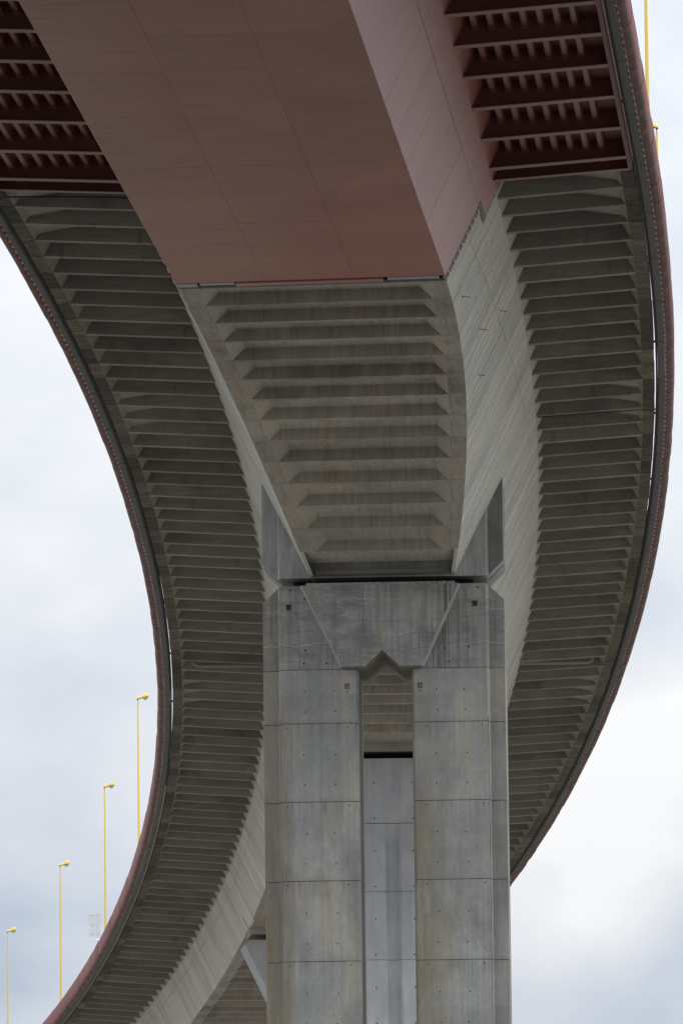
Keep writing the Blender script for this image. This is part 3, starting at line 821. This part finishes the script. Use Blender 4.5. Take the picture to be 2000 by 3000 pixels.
# ------------------------------------------------------------------ farther piers
def far_pier_obj(f, label):
    c, r, z = pier_frame(f)
    p = empty('bridge_pier', (c.x, c.y, 0), label, 'pier', rz=r, group='piers carrying the viaduct')
    zt = z-4.08
    # head: inverted trapezoid tapering to the shaft, groove starting in the head
    hw0, sl, hwc = 5.28, .48, 2.75
    dh = (hw0-hwc)/sl
    gw, gd = .36, .30
    def groove(d): return 0 if d < 1.85 else gd*min(1, ((d-1.85)/2.6))**1.4
    levels = [0, .28, 1.0, 1.85, 2.4, 3.0, 3.45]
    def half(d): return (hw0-.28+d) if d < .28 else max(hwc, hw0-sl*(d-.28))
    def ring(d):
        h = half(d); g = groove(d); z_ = zt-d
        return [(-h, 0, z_), (-gw-.06, 0, z_), (-gw+.06, g, z_), (gw-.06, g, z_), (gw+.10, 0, z_), (h, 0, z_), (h, PD, z_), (-h, PD, z_)]
    def loft(name, ds, mi_top=True):
        mb = MB(); rs = [ring(d) for d in ds]
        for a, b in zip(rs[:-1], rs[1:]):
            for i in range(8):
                j = (i+1) % 8; mb.face([a[i], a[j], b[j], b[i]])
        mb.face(rs[0][0:2]+rs[0][2:]); mb.face(rs[-1][::-1])
        mb.build(name, M['far_pier'], p, origin=(0, 0, 0))
    loft('pier_head', levels)
    d = 3.45+.02
    while d < zt-.3:
        e = min(d+3.63, zt)
        loft('shaft_lift', [d+.01]+([dh+.28] if d < dh+.28 < e-.01 else [])+[e-.012]); d = e
    for x in (-2.4, 2.4):
        mb = MB(); box(mb, x-.6, x+.6, 1.0, 3.2, zt, z-3.70); mb.build('bearing', M['dark'], p, origin=(0, 0, 0))
    mb = MB(); box(mb, -3.2, 3.2, 2.2, 2.5, zt-.002, z-3.5); mb.build('bearing_gap_backing', M['hole'], p, origin=(0, 0, 0))  # black sheet put behind the bearings for the gap's shade
    # tie holes in the visible faces
    mb = MB(); dd = 1.3
    while dd < 22:
        for x in (-.95, 1.1):
            for q in (0, 1.9):
                mb.face([(x+.045*math.cos(k*math.pi/3), -.003, zt-dd-q+.045*math.sin(k*math.pi/3)) for k in range(6)])
        dd += 3.63
    mb.build('tie_hole', M['hole'], p, origin=(0, 0, 0), kind='stuff')
    return p
far_pier_obj(FRONT[1], 'grooved grey concrete pier seen through the slot between the front pier shafts')
far_pier_obj(FRONT[2], 'distant pier with a pale slanting head edge, lower left beside the front pier')

# ------------------------------------------------------------------ steel span
HS = 3.78
def Bs(h): return B0-MS*h
SEG = 1.5
beams = [.06, -.58, -2.12, -3.7, -5.23, -6.7, -8.13]
while beams[-1] > -22: beams.append(beams[-1]-1.42)
# soffit plates
for k in range(16):
    a, b = -.42-SEG*(k+1)+.0014, (-.42-SEG*k-.0014 if k else -.16)
    for j in range(3):
        w = 2*Bs(HS); x0 = -Bs(HS)+w*j/3+(.004 if j else 0); x1 = -Bs(HS)+w*(j+1)/3-(.004 if j < 2 else 0)
        dz = random.uniform(-.003, .003)
        mb = MB()
        q = [P(a, x0, -HS+dz), P(a, x1, -HS+dz), P(b, x1, -HS+dz), P(b, x0, -HS+dz)]
        q2 = [P(a, x0, -HS+.03), P(a, x1, -HS+.03), P(b, x1, -HS+.03), P(b, x0, -HS+.03)]
        u = [(a*DS, x0), (a*DS, x1), (b*DS, x1), (b*DS, x0)]
        hexa(mb, q, q2, [u, u]); mb.build('soffit_plate', M['steel_bottom'], span)
# web plates
for sg in (-1, 1):
    for k in range(16):
        for (h0, h1) in ((-.55, 1.22), (1.24, HS)):
            end = -.13
            if k == 0 and h0 < 0: end = .72
            a, b = -.16-SEG*(k+1)+.003, (-.16-SEG*k-.003 if k else end)
            out = .012+random.uniform(-.003, .003)
            mb = MB()
            c = [(a, h0), (b, h0), (b, h1), (a, h1)]
            f = [web_pt(s, sg, h, out) for s, h in c]; g = [web_pt(s, sg, h, out-.03) for s, h in c]
            u = [(s*DS, h) for s, h in c]
            hexa(mb, g, f, [u, u]); mb.build('web_plate', M['steel_web'], span)
# floor beams with bottom flanges
for sg in (-1, 1):
    for s in beams:
        mb = MB()
        o0, o1 = WI-.15, 11.42
        sec = [(o0, -.26), (o1, .02), (o1, .62), (o0, .62)]
        hexa(mb, [P(s, sg*o, z) for o, z in sec], [P(s+.006, sg*o, z) for o, z in sec], [[(o, z) for o, z in sec]]*2)
        fb = mb.build('floor_beam', M['steel_beam'], span)
        mb = MB(); hwid = .23/DS
        sec = [(o0+.02, -.29), (o1, -.01), (o1, .018), (o0+.02, -.262)]
        if s > -.2: hwid *= .7
        hexa(mb, [P(s-hwid, sg*o, z) for o, z in sec], [P(s+hwid, sg*o, z) for o, z in sec], [[(o, 0) for o, z in sec], [(o, .46) for o, z in sec]])
        fl = mb.build('flange', M['steel_flange'], None, origin=PARENT_LOC[span.name]); fl.parent = fb
    # trough stiffeners under the deck plate
    for k in range(8):
        oc = 10.55-.547*k
        mb = MB()
        for b_i in range(len(beams)-1):
            s1, s0 = beams[b_i], beams[b_i+1]
            sec = [(oc-.15, .61), (oc-.10, .33), (oc-.07, .30), (oc+.07, .30), (oc+.10, .33), (oc+.15, .61)]
            A = [P(s0+.007, sg*o, z) for o, z in sec]; B = [P(s1-.001, sg*o, z) for o, z in sec]
            for w in range(5):
                mb.face([A[w], B[w], B[w+1], A[w+1]], [(s0*DS, w*.1), (s1*DS, w*.1), (s1*DS, w*.1+.1), (s0*DS, w*.1+.1)])
            # collar weld at the far beam
            for w in range(5):
                c = [P(s1-.02, sg*(oc+(o-oc)*1.22), z-.03) for o, z in (sec[w], sec[w+1])]; e = [P(s1-.001, sg*(oc+(o-oc)*1.22), z-.03) for o, z in (sec[w], sec[w+1])]
                mb.face([c[0], e[0], e[1], c[1]], mi=1)
                mb.face([P(s1-.02, sg*sec[w][0], sec[w][1]), c[0], c[1], P(s1-.02, sg*sec[w+1][0], sec[w+1][1])] if False else [P(s1-.02, sg*sec[w][0], sec[w][1]), P(s1-.02, sg*sec[w+1][0], sec[w+1][1]), c[1], c[0]], mi=1)
        mb.build('trough_stiffener', [M['steel_trough'], M['steel_flange']], span)
    # edge girder along the tips of the floor beams
    mb = MB()
    for k in range(24):
        a, b = -k-1, -k-.0
        if k == 0: b = .08
        for sec in ([(11.42, .02), (11.44, .02), (11.44, .78), (11.42, .78)], [(11.42, -.02), (11.56, -.02), (11.56, .02), (11.42, .02)], [(11.56, .02), (11.58, .02), (11.58, .78), (11.56, .78)]):
            hexa(mb, [P(a, sg*o, z) for o, z in sec], [P(b, sg*o, z) for o, z in sec], [[(a*DS, o+z) for o, z in sec], [(b*DS, o+z) for o, z in sec]])
    mb.build('edge_girder', M['steel_beam'], span)
# deck plate
mb = MB()
for k in range(24):
    a, b = -k-1, -k
    mb.face([P(a, -11.45, .61), P(a, 11.45, .61), P(b, 11.45, .61), P(b, -11.45, .61)])
mb.build('deck_plate', M['steel_beam'], span)
# inner end bulkhead closes the steel box
mb = MB()
sec = [(-Bs(HS)+.05, -HS+.04), (Bs(HS)-.05, -HS+.04), (WI-.1, .5), (-WI+.1, .5)]
mb.face([P(-.2, o, z) for o, z in sec]); mb.build('end_bulkhead', M['steel_beam'], span)
mb = MB()
sec = [(-Bs(HS)+.1, -HS+.2), (Bs(HS)-.1, -HS+.2), (WI-.12, .5), (-WI+.12, .5)]
mb.face([P(.16, o, z) for o, z in sec]); mb.build('end_wall', M['cell'], viaduct)
# movement joint: gap lining, lower lip, seal plates, cover sheets with tie rods
mb = MB()
for (x0, x1, z0, z1, s0, s1, mi) in ((-2.7, 2.6, -HS-.05, -HS+.1, -.135, .045, 0), (-5.0, -4.1, -HS-.01, -HS+.1, -.12, .07, 1), (2.75, 4.6, -HS+.0, -HS+.06, -.12, .02, 1), (-4.0, -2.75, -HS+.0, -HS+.06, -.12, .01, 1)):
    x0 = max(x0, -Bs(HS)+.03); x1 = min(x1, Bs(HS)-.03)
    sec = [(x0, z0), (x1, z0), (x1, z1), (x0, z1)]
    hexa(mb, [P(s0, o, z) for o, z in sec], [P(s1, o, z) for o, z in sec], mi=mi)
mb.build('joint_lip', [M['steel_web'], M['galv']], span)
for sg in (-1, 1):
    mb = MB()
    for (h0, h1, s0, s1) in ((1.25, HS, -.14, .115), (-.1, 1.12, .70, .84), (1.1, 1.3, -.14, .84)):
        c = [(s0, h0), (s1, h0), (s1, h1), (s0, h1)]
        hexa(mb, [web_pt(s, sg, h, -.10) for s, h in c], [web_pt(s, sg, h, -.02 if h0 != 1.1 else .02) for s, h in c])
    js = mb.build('joint_cover', M['joint_sheet'], viaduct)
    for h in (3.6, 3.2, 2.85, 2.6, 2.25, 1.95, 1.7, 1.4):
        mb = MB(); tube(mb, [web_pt(-.15, sg, h, .03), web_pt(.13, sg, h-.02, .05)], .022, 6)
        r = mb.build('tie_rod', M['rod'], viaduct)
    for h in (.15, .5, .85, 1.02):
        mb = MB(); tube(mb, [web_pt(.69, sg, h, .03), web_pt(.83, sg, h, .04)], .02, 6); mb.build('tie_rod', M['rod'], viaduct)
# first corner of concrete web above the half joint
for sg in (-1, 1):
    mb = MB()
    c = [(.85, DR), (1.12, DR), (1.12, 2.09), (.85, 2.11)]
    hexa(mb, [web_pt(s, sg, h, -.15) for s, h in c], [web_pt(s, sg, h, .0) for s, h in c], [[(s*DS, h) for s, h in c]]*2)
    c = [(.13, 1.32), (.848, 1.32), (.848, 2.12), (.13, 2.18)]
    hexa(mb, [web_pt(s, sg, h, -.15) for s, h in c], [web_pt(s, sg, h, -.003) for s, h in c], [[(s*DS, h) for s, h in c]]*2)
    mb.build('web_panel', M['web'], viaduct)
# rust-stained strip beside the joint
# drain pipes in the bay between ribs 36 and 37, and loose cables near the joint
for sg in (-1, 1):
    mb = MB()
    tube(mb, [P(36.62, sg*10.45, .5), P(36.62, sg*10.45, .22), P(36.62, sg*10.40, .10), P(36.62, sg*10.28, .02), P(36.62, sg*10.1, .0), P(36.62, sg*(WI-.05), -.02)], .11, 12)
    mb.build('drain_pipe', M['pipe'], viaduct, smooth=True)
mb = MB(); tube(mb, [P(.55, -11.9, -.02), P(.62, -11.5, -.06), P(.40, -11.25, -.05), P(.38, -9.5, -.10), P(.40, -8, -.16), P(.40, -7, -.2), P(.40, -6.6, -.26)], .03, 6); mb.build('cable', M['cable'], viaduct)
mb = MB()
for dx in (0, .12): tube(mb, [P(.02, -11.2-dx, .0), P(.2, -11.15-dx, -.04), P(.42, -11.1-dx, -.05)], .025, 6)
mb.build('cable', M['cable'], viaduct)
mb = MB(); tube(mb, [P(15.12, 11.05, -.04), P(15.10, 9, -.14), P(15.08, 6.62, -.29)], .022, 6); tube(mb, [P(15.12, 11.05, -.04), P(15.15, 11.6, -.05), P(14.9, 11.72, .02), P(14.2, 11.72, .02)], .022, 6)
mb.build('cable', M['cable'], viaduct)
# short formwork slots scattered over the right-hand web boards
rr_ = random.Random(3)
mb = MB()
for i in range(1, 14):
    for q in range(3):
        for k in range(5):
            if rr_.random() < .25: continue
            s_ = i+.1266+(q+rr_.choice((.12, .5, .88)))/3; h = .6+(depth(s_)-1.0)*(k+rr_.uniform(.2, .8))/5
            l = rr_.uniform(.08, .17)
            mb.face([web_pt(s_, 1, h, .010), web_pt(s_+.014, 1, h, .010), web_pt(s_+.014, 1, h+l, .010), web_pt(s_, 1, h+l, .010)])
mb.build('tie_hole', M['hole'], viaduct, kind='stuff')
# loose shutter ties hanging on the right web
for (s, h) in ((1.9, 3.3), (4.6, 2.9), (6.4, 3.6), (5.6, 1.6)):
    mb = MB(); tube(mb, [web_pt(s, 1, h, .01), web_pt(s+.16, 1, h-.05, .25)], .014, 5); mb.build('tie_bar', M['cable'], viaduct)

# ------------------------------------------------------------------ street lamps
def make_lamp():
    r = empty('street_lamp', (0, 0, 0), '', 'street lamp', group='yellow street lamps along the bridge edges')
    mb = MB(); tube(mb, [(0, 0, 0), (0, 0, 1.0), (0, 0, 6), (0, 0, 10.75)], [.088, .083, .064, .045], 12); pole = mb.build('pole', M['yellow'], r, origin=(0, 0, 0), smooth=True)
    mb = MB(); box(mb, -.16, .16, -.16, .16, 0, .04); mb.build('base_plate', M['yellow'], r, origin=(0, 0, 0))
    mb = MB(); tube(mb, [(0, 0, 10.75), (0, 0, 10.90)], .028, 8); mb.build('spigot', M['lamp_under'], r, origin=(0, 0, 0))
    # head along +x, tilted up: narrow gear box running into a round optic
    def at(u, z): return u-.07, 10.86+u*.22+z
    mb = MB(); secs = []
    for (u, wy, zt) in ((0, .055, .07), (.03, .075, .12), (.22, .085, .15), (.38, .09, .17), (.45, .15, .23), (.55, .19, .275), (.65, .185, .26), (.73, .13, .18), (.775, .05, .07)):
        ring = []
        for k in range(7):
            a = math.pi*k/6
            x, z = at(u, zt*math.sin(a)); ring.append((x, -wy*math.cos(a), z))
        secs.append(ring)
    for A, B in zip(secs[:-1], secs[1:]):
        for k in range(6): mb.face([A[k], A[k+1], B[k+1], B[k]])
    mb.face(secs[0]); mb.face(secs[-1][::-1])
    head = mb.build('lamp_head', M['yellow'], r, origin=(0, 0, 0), smooth=True)
    mb = MB()
    for A, B in zip(secs[:-1], secs[1:]):
        lo = lambda p: (p[0], p[1], p[2]-.035)
        mb.face([lo(A[0]), lo(A[6]), lo(B[6]), lo(B[0])]); mb.face([A[0], lo(A[0]), lo(B[0]), B[0]]); mb.face([A[6], B[6], lo(B[6]), lo(A[6])])
    u = mb.build('underside', M['lamp_under'], None, origin=(0, 0, 0)); u.parent = head
    mb = MB(); cx, cz = at(.57, -.035); rr = [(.16, 0), (.15, -.06), (.11, -.12), (.05, -.15), (.005, -.155)]
    prev = None
    for (q, z) in rr:
        ring = [(cx+q*math.cos(2*math.pi*k/12), q*math.sin(2*math.pi*k/12), cz+z+q*math.cos(2*math.pi*k/12)*.22) for k in range(12)]
        if prev:
            for k in range(12): mb.face([prev[k], prev[(k+1) % 12], ring[(k+1) % 12], ring[k]])
        prev = ring
    mb.build('glass_bowl', M['bowl'], r, origin=(0, 0, 0), smooth=True)
    return r
def copy_tree(o, parent=None):
    c = o.copy(); COL.objects.link(c)
    if parent: c.parent = parent
    for ch in [q for q in bpy.data.objects if q.parent == o and q != c]: copy_tree(ch, c)
    return c
lamp0 = make_lamp()
bpy.context.view_layer.update()
lamps = [(63.2, -1, 'yellow lamp post nearest the red parapet on the left, tallest of the left row'),
         (74.9, -1, 'yellow lamp post rising beside the round traffic sign'),
         (86.9, -1, 'yellow lamp post left of the round traffic sign, second from the left picture edge'),
         (98.6, -1, 'small yellow lamp post at the bottom left corner, farthest of the row'),
         (2.9, 1, 'thick yellow lamp post at the top right, its head above the frame'),
         (14.6, 1, 'short visible top of a yellow lamp tucked behind the thick post at upper right')]
proto = list(lamps)
trees = [lamp0]+[copy_tree(lamp0) for _ in lamps[1:]]
for (si, sg, lab), o in zip(lamps, trees):
    p = P(si, sg*11.9, .95); a = line(si)[3]
    o.location = p; o.rotation_euler = (0, 0, -a if sg < 0 else math.pi-a); o['label'] = lab

# ------------------------------------------------------------------ traffic sign seen from behind
sp_ = P(74.6, -12.72, 1.0); sa = line(74.6)[3]
sign = empty('traffic_sign', sp_, 'back of a pale round traffic sign with two small plates, outside the left parapet', 'traffic sign', rz=-sa)
mb = MB(); tube(mb, [(0, 0, 0), (0, 0, 1.86)], .045, 8); tube(mb, [(0, 0, .02), (.62, 0, .02)], .045, 8); mb.build('post', M['sign'], sign, origin=(0, 0, 0))
mb = MB(); r_ = .50; n = 28; zc = 1.40
f = [(r_*math.cos(2*math.pi*k/n), .06, zc+r_*math.sin(2*math.pi*k/n)) for k in range(n)]; b_ = [(x, .085, z) for x, y, z in f]
mb.face(f); mb.face(b_[::-1])
for k in range(n): mb.face([f[k], b_[k], b_[(k+1) % n], f[(k+1) % n]])
mb.build('sign_disc', M['sign'], sign, origin=(0, 0, 0))
for (z0, z1, w) in ((.50, .78, .35), (.26, .46, .41)):
    mb = MB(); box(mb, -w, w, .06, .08, z0, z1); mb.build('sign_plate', M['sign'], sign, origin=(0, 0, 0))
for (z, w) in ((1.74, .36), (1.03, .32), (.86, .32), (.49, .41)):
    mb = MB(); box(mb, -w, w, .035, .058, z-.025, z+.025); mb.build('sign_rail', M['sign_rail'], sign, origin=(0, 0, 0))
